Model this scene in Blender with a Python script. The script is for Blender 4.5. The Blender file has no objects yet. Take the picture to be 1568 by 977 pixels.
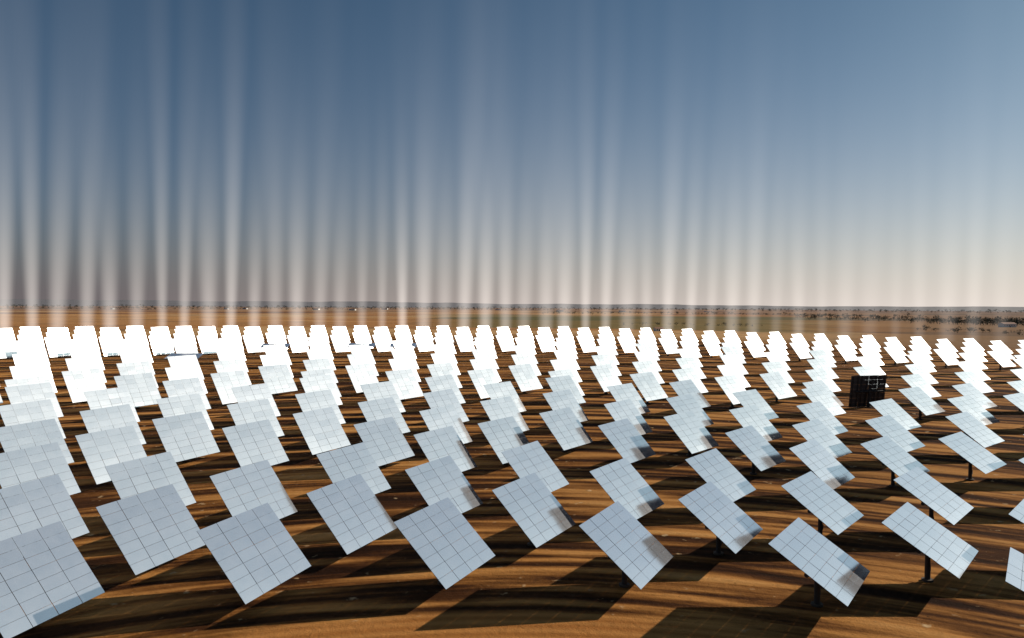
import bpy, math, random
from mathutils import Vector, Matrix, Euler
R=math.radians
random.seed(7)
sc=bpy.context.scene
sc.view_settings.view_transform='Standard'; sc.view_settings.look='None'; sc.view_settings.exposure=0
CAMZ=34.8; MH=5.4
SUN_AZ=63.0; SUN_EL=23.0
sun_dir=Vector((math.sin(R(SUN_AZ))*math.cos(R(SUN_EL)),math.cos(R(SUN_AZ))*math.cos(R(SUN_EL)),math.sin(R(SUN_EL))))
RECV=Vector((0,0,CAMZ+42))

# ---------- helpers
def mat(name):
    m=bpy.data.materials.new(name); m.use_nodes=True
    nt=m.node_tree; b=nt.nodes['Principled BSDF']
    return m,nt,b
def obj(name,mesh,parent=None):
    o=bpy.data.objects.new(name,mesh); sc.collection.objects.link(o)
    if parent: o.parent=parent
    return o
class MB:
    def __init__(s): s.v=[];s.f=[];s.m=[]
    def quad(s,a,b,c,d,m=0):
        n=len(s.v); s.v+= [tuple(a),tuple(b),tuple(c),tuple(d)]; s.f.append((n,n+1,n+2,n+3)); s.m.append(m)
    def tri(s,a,b,c,m=0):
        n=len(s.v); s.v+= [tuple(a),tuple(b),tuple(c)]; s.f.append((n,n+1,n+2)); s.m.append(m)
    def box(s,c,d,m=0,M=None):
        c=Vector(c); hx,hy,hz=d[0]/2,d[1]/2,d[2]/2
        P=[Vector((x*hx,y*hy,z*hz)) for x in(-1,1) for y in(-1,1) for z in(-1,1)]
        if M is not None: P=[M@p for p in P]
        n=len(s.v); s.v+=[tuple(p+c) for p in P]
        for f in((0,1,3,2),(4,6,7,5),(0,4,5,1),(2,3,7,6),(0,2,6,4),(1,5,7,3)):
            s.f.append(tuple(n+i for i in f)); s.m.append(m)
    def bar(s,p,q,r0,r1=None,k=8,m=0):
        p=Vector(p);q=Vector(q); r1=r0 if r1 is None else r1
        d=(q-p).normalized(); a=d.orthogonal().normalized(); b=d.cross(a)
        n=len(s.v)
        for i in range(k):
            t=2*math.pi*i/k; e=a*math.cos(t)+b*math.sin(t)
            s.v+= [tuple(p+e*r0),tuple(q+e*r1)]
        for i in range(k):
            j=(i+1)%k; s.f.append((n+2*i,n+2*j,n+2*j+1,n+2*i+1)); s.m.append(m)
        s.f.append(tuple(n+2*i for i in range(k))[::-1]); s.m.append(m)
        s.f.append(tuple(n+2*i+1 for i in range(k))); s.m.append(m)
    def mesh(s,name,mats):
        me=bpy.data.meshes.new(name); me.from_pydata(s.v,[],s.f)
        for x in mats: me.materials.append(x)
        me.polygons.foreach_set('material_index',s.m); me.update(); return me

# ---------- terrain height
def smooth(a,b,x):
    t=max(0,min(1,(x-a)/(b-a))); return t*t*(3-2*t)
PROF=[(0,0),(130,0),(165,1.0),(182,2.0),(250,4.6),(400,8.4),(560,10.4),(720,10.6),(1500,10),(3000,9),(30000,9)]
def ground(x,y):
    r=math.hypot(x,y); az=math.degrees(math.atan2(x,y))
    if abs(az)>100: k=0
    else:
        k=1-0.35*smooth(3,32,az)
        k*=1-smooth(60,100,abs(az))
    for (a,za),(b,zb) in zip(PROF,PROF[1:]):
        if r<=b: break
    rise=za+(zb-za)*(r-a)/(b-a)
    z=rise*k
    z+=0.10*math.sin(x*.11+1)*math.cos(y*.13)
    if r>700:
        z+=smooth(700,1800,r)*(2.0*math.sin(x*.0021+2)*math.cos(y*.0017)+1.2*math.sin(x*.006+y*.004))
    return z

# ---------- materials
m_ground,nt,b=mat('soil')
N=nt.nodes; L=nt.links
def node(t,**kw):
    n=N.new(t)
    for k,v in kw.items(): setattr(n,k,v)
    return n
def math_(op,a,b_=None,c=None,clamp=False):
    n=N.new('ShaderNodeMath'); n.operation=op; n.use_clamp=clamp
    for i,x in enumerate((a,b_,c)):
        if x is None: continue
        if isinstance(x,(int,float)): n.inputs[i].default_value=x
        else: L.new(x,n.inputs[i])
    return n.outputs[0]
def noise(vec,scale,detail=4,rough=.55):
    n=N.new('ShaderNodeTexNoise'); n.inputs['Scale'].default_value=scale; n.inputs['Detail'].default_value=detail; n.inputs['Roughness'].default_value=rough
    L.new(vec,n.inputs['Vector']); return n.outputs['Fac']
def ramp(fac,stops,interp='LINEAR'):
    n=N.new('ShaderNodeValToRGB'); n.color_ramp.interpolation=interp
    e=n.color_ramp.elements
    while len(e)<len(stops): e.new(0.5)
    for i,(p,c) in enumerate(stops):
        e[i].position=p; e[i].color=(*c,1)
    L.new(fac,n.inputs[0]); return n.outputs[0]
def mix(fac,a,b_,mode='MIX'):
    n=N.new('ShaderNodeMix'); n.data_type='RGBA'; n.blend_type=mode
    if isinstance(fac,(int,float)): n.inputs[0].default_value=fac
    else: L.new(fac,n.inputs[0])
    for i,x in ((6,a),(7,b_)):
        if isinstance(x,tuple): n.inputs[i].default_value=(*x,1)
        else: L.new(x,n.inputs[i])
    return n.outputs[2]
geo=node('ShaderNodeNewGeometry'); pos=geo.outputs['Position']
sep=node('ShaderNodeSeparateXYZ'); L.new(pos,sep.inputs[0])
X,Y=sep.outputs[0],sep.outputs[1]
rr=math_('SQRT',math_('ADD',math_('MULTIPLY',X,X),math_('MULTIPLY',Y,Y)))
az=math_('ARCTAN2',X,Y)
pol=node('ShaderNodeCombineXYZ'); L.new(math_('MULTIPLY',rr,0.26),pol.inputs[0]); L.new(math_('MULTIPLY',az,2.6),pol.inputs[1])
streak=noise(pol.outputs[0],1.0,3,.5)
big=noise(pos,0.02,4)
fine=noise(pos,0.9,6,.7)
grit=noise(pos,4.5,5,.7)
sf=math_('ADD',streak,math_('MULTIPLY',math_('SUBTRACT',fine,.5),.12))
soil=ramp(sf,[(.36,(.020,.007,.0025)),(.44,(.065,.023,.007)),(.50,(.20,.078,.019)),(.585,(.50,.222,.060)),(.72,(.62,.31,.10))])  # soil bands, with row shade and sunlit strips mixed into the colour
soil=mix(math_('MULTIPLY',math_('SUBTRACT',fine,.50,clamp=True),1.6,clamp=True),soil,(.045,.018,.006))
soil=mix(math_('MULTIPLY',math_('SUBTRACT',big,.5,clamp=True),1.2,clamp=True),soil,(.12,.05,.017))
spots=noise(pos,0.45,3,.5)
soil=mix(math_('MULTIPLY',math_('SUBTRACT',spots,.67,clamp=True),8,clamp=True),soil,(.66,.46,.25))
# dry scrub clumps
scr=noise(pos,1.6,3,.6)
soil=mix(math_('MULTIPLY',math_('SUBTRACT',scr,.66,clamp=True),9,clamp=True),soil,(.035,.022,.009))
# perimeter dirt track
tr=math_('MULTIPLY',math_('SUBTRACT',math_('ADD',88.5,math_('MULTIPLY',math_('SUBTRACT',big,.5),10)),rr),0.45,clamp=True)
rut=node('ShaderNodeTexWave'); rut.wave_type='BANDS'; rut.inputs['Scale'].default_value=.5; rut.inputs['Distortion'].default_value=3; L.new(pol.outputs[0],rut.inputs['Vector'])
track=mix(fine,mix(rut.outputs['Fac'],(.30,.11,.024),(.56,.25,.07)),(.42,.17,.045))
soil=mix(tr,soil,track)
soil=mix(math_('MULTIPLY',math_('SUBTRACT',grit,.57,clamp=True),2.0,clamp=True),soil,(.05,.024,.010))
# far farmland
fv=node('ShaderNodeMapping'); fv.inputs['Rotation'].default_value=(0,0,.3); fv.inputs['Scale'].default_value=(.0022,.0034,0); L.new(pos,fv.inputs[0])
vor=node('ShaderNodeTexVoronoi'); vor.inputs['Scale'].default_value=1; L.new(fv.outputs[0],vor.inputs['Vector'])
vs=node('ShaderNodeSeparateColor'); L.new(vor.outputs['Color'],vs.inputs[0])
fields=ramp(vs.outputs[0],[(0,(.46,.21,.07)),(.28,(.56,.28,.10)),(.45,(.15,.10,.04)),(.58,(.50,.24,.085)),(.72,(.22,.10,.042)),(.85,(.58,.33,.14))],'CONSTANT')
fn=noise(pos,.012,6,.65)
fields=mix(math_('MULTIPLY',math_('SUBTRACT',fn,.5,clamp=True),3.5,clamp=True),fields,(.13,.08,.04))
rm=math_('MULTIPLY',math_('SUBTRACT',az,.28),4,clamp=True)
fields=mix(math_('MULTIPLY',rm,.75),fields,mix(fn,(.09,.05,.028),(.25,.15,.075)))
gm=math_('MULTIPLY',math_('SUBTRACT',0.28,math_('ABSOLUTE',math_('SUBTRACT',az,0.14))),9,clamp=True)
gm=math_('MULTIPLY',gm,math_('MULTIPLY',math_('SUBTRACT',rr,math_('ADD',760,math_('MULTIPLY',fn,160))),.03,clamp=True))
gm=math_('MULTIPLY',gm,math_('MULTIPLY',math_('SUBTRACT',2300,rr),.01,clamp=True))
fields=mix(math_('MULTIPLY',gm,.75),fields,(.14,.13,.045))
haze_fac=ramp(math_('DIVIDE',rr,12000,clamp=True),[(0,(0,0,0)),(.12,(.10,.10,.10)),(.35,(.5,.5,.5)),(1,(1,1,1))])
fields=mix(haze_fac,fields,(.24,.175,.155))  # distance haze painted into the field colour, stronger with radius
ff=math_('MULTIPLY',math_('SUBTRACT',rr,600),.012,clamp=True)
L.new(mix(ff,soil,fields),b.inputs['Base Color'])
b.inputs['Roughness'].default_value=.95; b.inputs['Specular IOR Level'].default_value=.03
bmp=node('ShaderNodeBump'); bmp.inputs['Strength'].default_value=.55; bmp.inputs['Distance'].default_value=.35
L.new(math_('ADD',math_('ADD',fine,math_('MULTIPLY',grit,.2)),math_('MULTIPLY',streak,2)),bmp.inputs['Height']); L.new(bmp.outputs[0],b.inputs['Normal'])

# mirror
m_mir,nt,b=mat('mirror_glass'); N=nt.nodes; L=nt.links
geo=node('ShaderNodeNewGeometry')
tc=node('ShaderNodeTexCoord')
dn=noise(tc.outputs['Object'],.5,5,.6)
b.inputs['Metallic'].default_value=1
rv=geo.outputs['Random Per Island']
L.new(mix(math_('MULTIPLY',dn,.4),mix(rv,(.90,.885,.91),(.97,.95,.97)),(.90,.88,.90)),b.inputs['Base Color'])
L.new(math_('ADD',.105,math_('MULTIPLY',dn,.02)),b.inputs['Roughness'])
out=N['Material Output']; dif=node('ShaderNodeBsdfDiffuse'); dif.inputs[0].default_value=(.68,.71,.78,1)
ms=node('ShaderNodeMixShader'); L.new(math_('ADD',.09,math_('MULTIPLY',dn,.13)),ms.inputs[0])
L.new(b.outputs[0],ms.inputs[1]); L.new(dif.outputs[0],ms.inputs[2]); L.new(ms.outputs[0],out.inputs[0])

def simple(name,col,rough=.6,metal=0,var=.25,scale=2):
    global N,L
    m,nt,b=mat(name); N=nt.nodes; L=nt.links
    tc=node('ShaderNodeTexCoord'); n=noise(tc.outputs['Object'],scale,4)
    L.new(mix(n,tuple(c*(1-var) for c in col),tuple(min(1,c*(1+var)) for c in col)),b.inputs['Base Color'])
    b.inputs['Roughness'].default_value=rough; b.inputs['Metallic'].default_value=metal
    return m
m_back=simple('mirror_backing',(.045,.042,.038),.7)
m_steel=simple('galvanised_steel',(.035,.030,.025),.7,.2)
m_conc=simple('concrete',(.07,.05,.035),.9)
m_leaf=simple('foliage',(.045,.05,.028),.9,var=.6,scale=.05)
m_wall=simple('whitewash',(.7,.68,.63),.8)
m_roof=simple('roof_tile',(.32,.14,.08),.8)
m_dark=simple('window_dark',(.03,.03,.035),.3)
m_hill=simple('hazy_hill',(.15,.14,.15),1,var=.15,scale=.002)  # aerial haze is put into the hill colour

# ---------- ground sheet (polar grid)
rs=[0.0,20,40,60]
r=70
while r<620: rs.append(r); r+=5
while r<26000: rs.append(r); r*=1.06
NA=360
v=[(0,0,ground(0,0))]; f=[]
for ri in rs[1:]:
    for i in range(NA):
        a=2*math.pi*i/NA; x=ri*math.sin(a); y=ri*math.cos(a); v.append((x,y,ground(x,y)))
for i in range(NA): f.append((0,1+(i+1)%NA,1+i))
for k in range(len(rs)-2):
    o=1+k*NA
    for i in range(NA):
        j=(i+1)%NA; f.append((o+i,o+j,o+NA+j,o+NA+i))
me=bpy.data.meshes.new('ground'); me.from_pydata(v,[],f); me.materials.append(m_ground)
me.polygons.foreach_set('use_smooth',[True]*len(f)); me.update()
g=obj('ground',me)

# ---------- heliostat meshes
W,H=13.5,9.95
def mirror_mesh(seed):
    rnd=random.Random(seed); B=MB()
    cw=W/4; ch=H/7
    for i in range(4):
        for j in range(7):
            cx=-W/2+cw*(i+.5); cy=-H/2+ch*(j+.5)
            tx=-cx*0.0006+rnd.gauss(0,.0032); ty=-cy*0.0006+rnd.gauss(0,.0032)
            hx=cw/2-.026-(.012 if i in(1,2) else 0); hy=ch/2-.015
            P=[]
            for sx,sy in((-1,-1),(1,-1),(1,1),(-1,1)):
                P.append(Vector((cx+sx*hx,cy+sy*hy,.03-(sx*hx)*tx-(sy*hy)*ty)))
            B.quad(*P,0)
            Q=[p-Vector((0,0,.05)) for p in P]
            B.quad(Q[3],Q[2],Q[1],Q[0],1)
            for a in range(4): B.quad(P[a],Q[a],Q[(a+1)%4],P[(a+1)%4],1)
    for i in range(4):
        for dx in (-.9,.9):
            cx=-W/2+cw*(i+.5)+dx
            B.box((cx,0,-.13),(.08,H-.3,.16),2)
    for cx in(-W/2+cw,-1.1,1.1,W/2-cw):
        B.box((cx,0,-.30),(.10,H-.8,.10),2)
        B.bar((cx,-H/2+.6,-.35),(cx,0,-1.2),.06,k=5,m=2); B.bar((cx,H/2-.6,-.35),(cx,0,-1.2),.06,k=5,m=2)
        B.bar((cx,-2.2,-.35),(cx,-2.2,-.78),.05,k=5,m=2); B.bar((cx,2.2,-.35),(cx,2.2,-.78),.05,k=5,m=2)
    B.bar((-W/2+1.6,0,-.72),(W/2-1.6,0,-.72),.28,k=12,m=2)
    B.box((0,0,-.72),(.9,.8,.8),2)
    return B.mesh('mirror_panel',[m_mir,m_back,m_steel])
mm=[mirror_mesh(s) for s in range(8)]
B=MB()
B.bar((0,0,-MH-.3),(0,0,-1.15),.36,.30,k=14,m=0)
B.bar((0,0,-MH-.6),(0,0,-MH+.25),.7,.7,k=14,m=1)
B.bar((0,0,-1.3),(0,0,-.85),.48,.48,k=14,m=0)
B.box((.55,0,-MH+1.5),(.35,.5,.8),0)
pyl=B.mesh('pylon',[m_steel,m_conc])

AZ0=-4.95
rows=[(98.5,13.28,0),(113,13.28,6.64),(127,13.28,0),(139,13.28,6.64),(154,26.56,0)]
for k,r in enumerate((166,178,191,205,220,235)): rows.append((r,8.86,4.43 if k%2==0 else 0))
for k,r in enumerate((250,268,288,309,332,356,381)): rows.append((r,5.906,2.953 if k%2==0 else 0))
for k,r in enumerate((408,432,457,484,512,540,560)): rows.append((r,2.953,0 if k%2==0 else 1.4765))
allh=[]
for r,st,off in rows:
    n=int(60/st)+1
    for i in range(-n,n+1):
        a=AZ0+off+i*st
        if -47<a<48: allh.append((r+random.uniform(-.7,.7),a+random.uniform(-.16,.16)*99/r,st))
def nearest(azd,r):
    return min(range(len(allh)),key=lambda i:math.hypot(allh[i][0]*math.sin(R(allh[i][1]))-r*math.sin(R(azd)),allh[i][0]*math.cos(R(allh[i][1]))-r*math.cos(R(azd))))
special={nearest(24.6,268):'back'}
for a_,r_ in((-15.8,400),(-11.2,400),(-7.2,400),(-22,370)): special[nearest(a_,r_)]='flat'
for idx,(r,a,zi) in enumerate(allh):
    x=r*math.sin(R(a)); y=r*math.cos(R(a)); z=ground(x,y)+MH
    p=Vector((x,y,z))
    n=((RECV-p).normalized()+sun_dir).normalized()
    jt=.011
    n=(n+Vector((random.gauss(0,jt),random.gauss(0,jt),random.gauss(0,jt)))).normalized()
    sp=special.get(idx)
    if sp=='back': n=Vector((math.sin(R(a-42)),math.cos(R(a-42)),.12)).normalized()
    if sp=='flat': n=Vector((.02,-.15,.99)).normalized()
    ax=Vector((-n.y,n.x,0)).normalized()
    up=n.cross(ax)
    if up.z<0: ax=-ax; up=-up
    e=bpy.data.objects.new('heliostat',None); sc.collection.objects.link(e); e.location=p; e.empty_display_size=1
    e.rotation_euler=(0,0,math.atan2(ax.y,ax.x))
    Rz=Matrix.Rotation(math.atan2(ax.y,ax.x),3,'Z')
    M=Matrix((ax,up,n)).transposed()
    local=(Rz.inverted()@M)
    mo=obj('mirror_panel',random.choice(mm),e)
    mo.rotation_euler=local.to_euler()
    mo.location=local@Vector((0,0,.72))+Vector((0,0,-.4))
    obj('pylon',pyl,e)

# ---------- light shafts from rear mirrors to the receiver
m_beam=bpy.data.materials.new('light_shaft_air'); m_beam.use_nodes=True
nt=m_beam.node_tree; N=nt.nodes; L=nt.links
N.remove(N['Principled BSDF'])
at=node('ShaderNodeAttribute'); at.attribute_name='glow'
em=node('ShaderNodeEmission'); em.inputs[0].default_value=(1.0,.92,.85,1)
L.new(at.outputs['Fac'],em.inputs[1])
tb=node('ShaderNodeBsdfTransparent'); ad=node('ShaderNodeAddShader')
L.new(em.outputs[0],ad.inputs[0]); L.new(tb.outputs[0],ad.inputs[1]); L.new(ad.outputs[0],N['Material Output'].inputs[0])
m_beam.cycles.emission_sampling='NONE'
v=[];f=[];gl=[]
rnd=random.Random(43)
for k in range(-26,26):
    a=AZ0+k*1.4765
    if a>34: break
    r=560
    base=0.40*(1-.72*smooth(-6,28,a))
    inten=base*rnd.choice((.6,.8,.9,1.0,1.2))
    wid=rnd.uniform(.38,.66)
    hgt=rnd.uniform(.65,1.3)
    da0=rnd.uniform(-.10,.10); drift=rnd.uniform(-.25,.6)
    hi=rnd.uniform(.01,.08)
    x=r*math.sin(R(a)); y=r*math.cos(R(a)); zb=ground(x,y)+MH+1
    nt_=30; nc=10; base_i=len(v)
    for i in range(nt_+1):
        t=i/nt_*.95
        rho=r*(1-t); z=zb+(RECV.z-zb)*t
        tan=(z-CAMZ)/rho
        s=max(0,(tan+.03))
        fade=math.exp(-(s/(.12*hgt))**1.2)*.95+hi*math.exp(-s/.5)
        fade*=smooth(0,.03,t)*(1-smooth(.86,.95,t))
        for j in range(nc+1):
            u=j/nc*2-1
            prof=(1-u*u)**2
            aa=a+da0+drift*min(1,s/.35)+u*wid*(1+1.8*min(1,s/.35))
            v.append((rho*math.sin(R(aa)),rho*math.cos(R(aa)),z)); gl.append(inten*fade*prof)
    for i in range(nt_):
        for j in range(nc):
            o=base_i+i*(nc+1)+j; f.append((o,o+1,o+nc+2,o+nc+1))
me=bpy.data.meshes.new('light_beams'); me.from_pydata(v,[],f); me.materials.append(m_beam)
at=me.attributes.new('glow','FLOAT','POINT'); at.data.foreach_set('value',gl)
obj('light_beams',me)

# ---------- distant hills
v=[];f=[]; n=400
rnd=random.Random(5); ph=[rnd.uniform(0,6.28) for _ in range(12)]
for i in range(n+1):
    a=-80+160*i/n
    h=52+8*math.sin(a*.11+ph[0])+6*math.sin(a*.31+ph[1])+4*math.sin(a*.9+ph[2])+2*math.sin(a*2.3+ph[3])+1*math.sin(a*6.1+ph[4])
    h*=1-.5*smooth(0,30,a)
    for q,(rr_,hh) in enumerate(((8000,5),(9500,h*.45+13),(11500,h+20),(14000,5))):
        v.append((rr_*math.sin(R(a)),rr_*math.cos(R(a)),hh))
for i in range(n):
    for q in range(3):
        o=i*4+q; f.append((o,o+4,o+5,o+1))
me=bpy.data.meshes.new('distant_hills'); me.from_pydata(v,[],f); me.materials.append(m_hill); me.update()
obj('distant_hills',me)

# ---------- distant trees
B=MB(); rnd=random.Random(21)
def tree(x,y,s):
    z=ground(x,y)-.2
    B.bar((x,y,z),(x+rnd.uniform(-.2,.2)*s,y,z+.45*s),.05*s,.03*s,k=5)
    for c in range(rnd.randint(4,7)):
        c0=Vector((x+rnd.gauss(0,.28)*s,y+rnd.gauss(0,.28)*s,z+s*rnd.uniform(.35,.85)))
        for q in range(14):
            p=c0+Vector((rnd.gauss(0,.17),rnd.gauss(0,.17),rnd.gauss(0,.12)))*s
            d=[Vector((rnd.gauss(0,1),rnd.gauss(0,1),rnd.gauss(0,1))).normalized()*s*.13 for _ in range(3)]
            B.tri(p+d[0],p+d[1],p+d[2])
def tline(a0,r0,a1,r1,n,s,j=12):
    for i in range(n):
        t=(i+rnd.random())/n; a=R(a0+(a1-a0)*t); r=r0+(r1-r0)*t+rnd.gauss(0,j)
        tree(r*math.sin(a),r*math.cos(a),s*rnd.uniform(.6,1.3))
tline(20,2100,36,1600,110,10,120)
tline(28,1580,36,1450,45,11,30)
tline(27,1080,33,1000,14,6,15)
tline(2,2600,24,2700,80,8,80)
tline(-36,4300,4,4500,160,11,250)
tline(-36,5500,36,5400,260,14,300)
tline(-36,7000,36,7000,260,16,300)
tline(8,1050,18,1120,20,4,10)
obj('distant_trees',B.mesh('distant_trees',[m_leaf]))

# ---------- farm buildings
def house(name,a,r,w,d,h,rot):
    B=MB(); hw,hd=w/2,d/2; t=h+d*.22
    B.box((0,0,h/2),(w,d,h),0)
    B.quad((-hw-.3,-hd-.4,h),(hw+.3,-hd-.4,h),(hw+.3,0,t),(-hw-.3,0,t),1)
    B.quad((-hw-.3,0,t),(hw+.3,0,t),(hw+.3,hd+.4,h),(-hw-.3,hd+.4,h),1)
    B.tri((-hw,-hd,h),(-hw,0,t-.1),(-hw,hd,h),0); B.tri((hw,-hd,h),(hw,hd,h),(hw,0,t-.1),0)
    for i in range(int(w/4)):
        B.box((-hw+2+i*4,-hd-.01,h*.55),(1.2,.06,1.4),2)
    B.box((0,-hd-.02,1.1),(1.5,.1,2.2),2)
    x=r*math.sin(R(a)); y=r*math.cos(R(a))
    o=obj(name,B.mesh(name,[m_wall,m_roof,m_dark])); o.location=(x,y,ground(x,y)-.1); o.rotation_euler=(0,0,rot)
house('farm_house',32.3,1350,22,10,5,.2)
for a_,r_ in((-11.5,3600),(3.5,3400),(-20,4200),(-18.8,4250),(-14,3900),(-9.2,4300),(-27,4200),(-1,4000),(8,3800),(14,4200)):
    house('farm_house',a_,r_,30,12,5,a_*.03)
house('farm_shed',10.6,800,9,5,3,.3)

# ---------- world and sun
w=bpy.data.worlds.new('World'); sc.world=w; w.use_nodes=True
nt=w.node_tree; N=nt.nodes; L=nt.links
sky=N.new('ShaderNodeTexSky'); sky.sky_type='NISHITA'; sky.sun_disc=False
sky.sun_elevation=R(SUN_EL); sky.sun_rotation=R(SUN_AZ)
sky.air_density=1.0; sky.dust_density=1.2; sky.ozone_density=1.5; sky.altitude=50
tc=node('ShaderNodeTexCoord'); sp=node('ShaderNodeSeparateXYZ'); L.new(tc.outputs['Generated'],sp.inputs[0])
zc=math_('MAXIMUM',sp.outputs[2],0)
hz=math_('MULTIPLY',math_('EXPONENT',math_('DIVIDE',zc,-.105)),.96)
dt=node('ShaderNodeVectorMath',operation='DOT_PRODUCT'); L.new(tc.outputs['Generated'],dt.inputs[0]); dt.inputs[1].default_value=(math.sin(R(SUN_AZ)),math.cos(R(SUN_AZ)),0)
q=math_('ADD',math_('MULTIPLY',dt.outputs['Value'],.5),.5,clamp=True)
S=.06
hc=ramp(q,[(0,(.09,.08,.08)),(.5,(.17,.145,.15)),(.72,(.44,.38,.35)),(.90,(.76,.68,.62)),(1,(.84,.75,.68))])
hcs=node('ShaderNodeVectorMath',operation='SCALE'); L.new(hc,hcs.inputs[0]); hcs.inputs['Scale'].default_value=1/S
tint=mix(1.0,sky.outputs[0],(.44,.68,.76),'MULTIPLY')
warm=math_('EXPONENT',math_('DIVIDE',zc,-.22))
tint=mix(warm,tint,mix(1.0,tint,(1.32,1.14,1.45),'MULTIPLY'))
bg=N['Background']; L.new(mix(hz,tint,hcs.outputs[0]),bg.inputs[0]); bg.inputs[1].default_value=S
sl=bpy.data.lights.new('sun','SUN'); sl.energy=5; sl.angle=R(.5); sl.color=(1,.91,.78)
so=bpy.data.objects.new('sun',sl); sc.collection.objects.link(so); so.location=(200,100,200)
so.rotation_euler=sun_dir.to_track_quat('Z','Y').to_euler()

# ---------- camera
cd=bpy.data.cameras.new('camera'); cd.sensor_width=36; cd.lens=1200/1568*36; cd.clip_end=60000; cd.clip_start=.5
co=bpy.data.objects.new('camera',cd); sc.collection.objects.link(co)
Mx=Euler((R(90-.98),0,0)).to_matrix()@Matrix.Rotation(R(.3),3,'Z')
co.matrix_world=Matrix.Translation((0,0,CAMZ))@Mx.to_4x4()
sc.camera=co
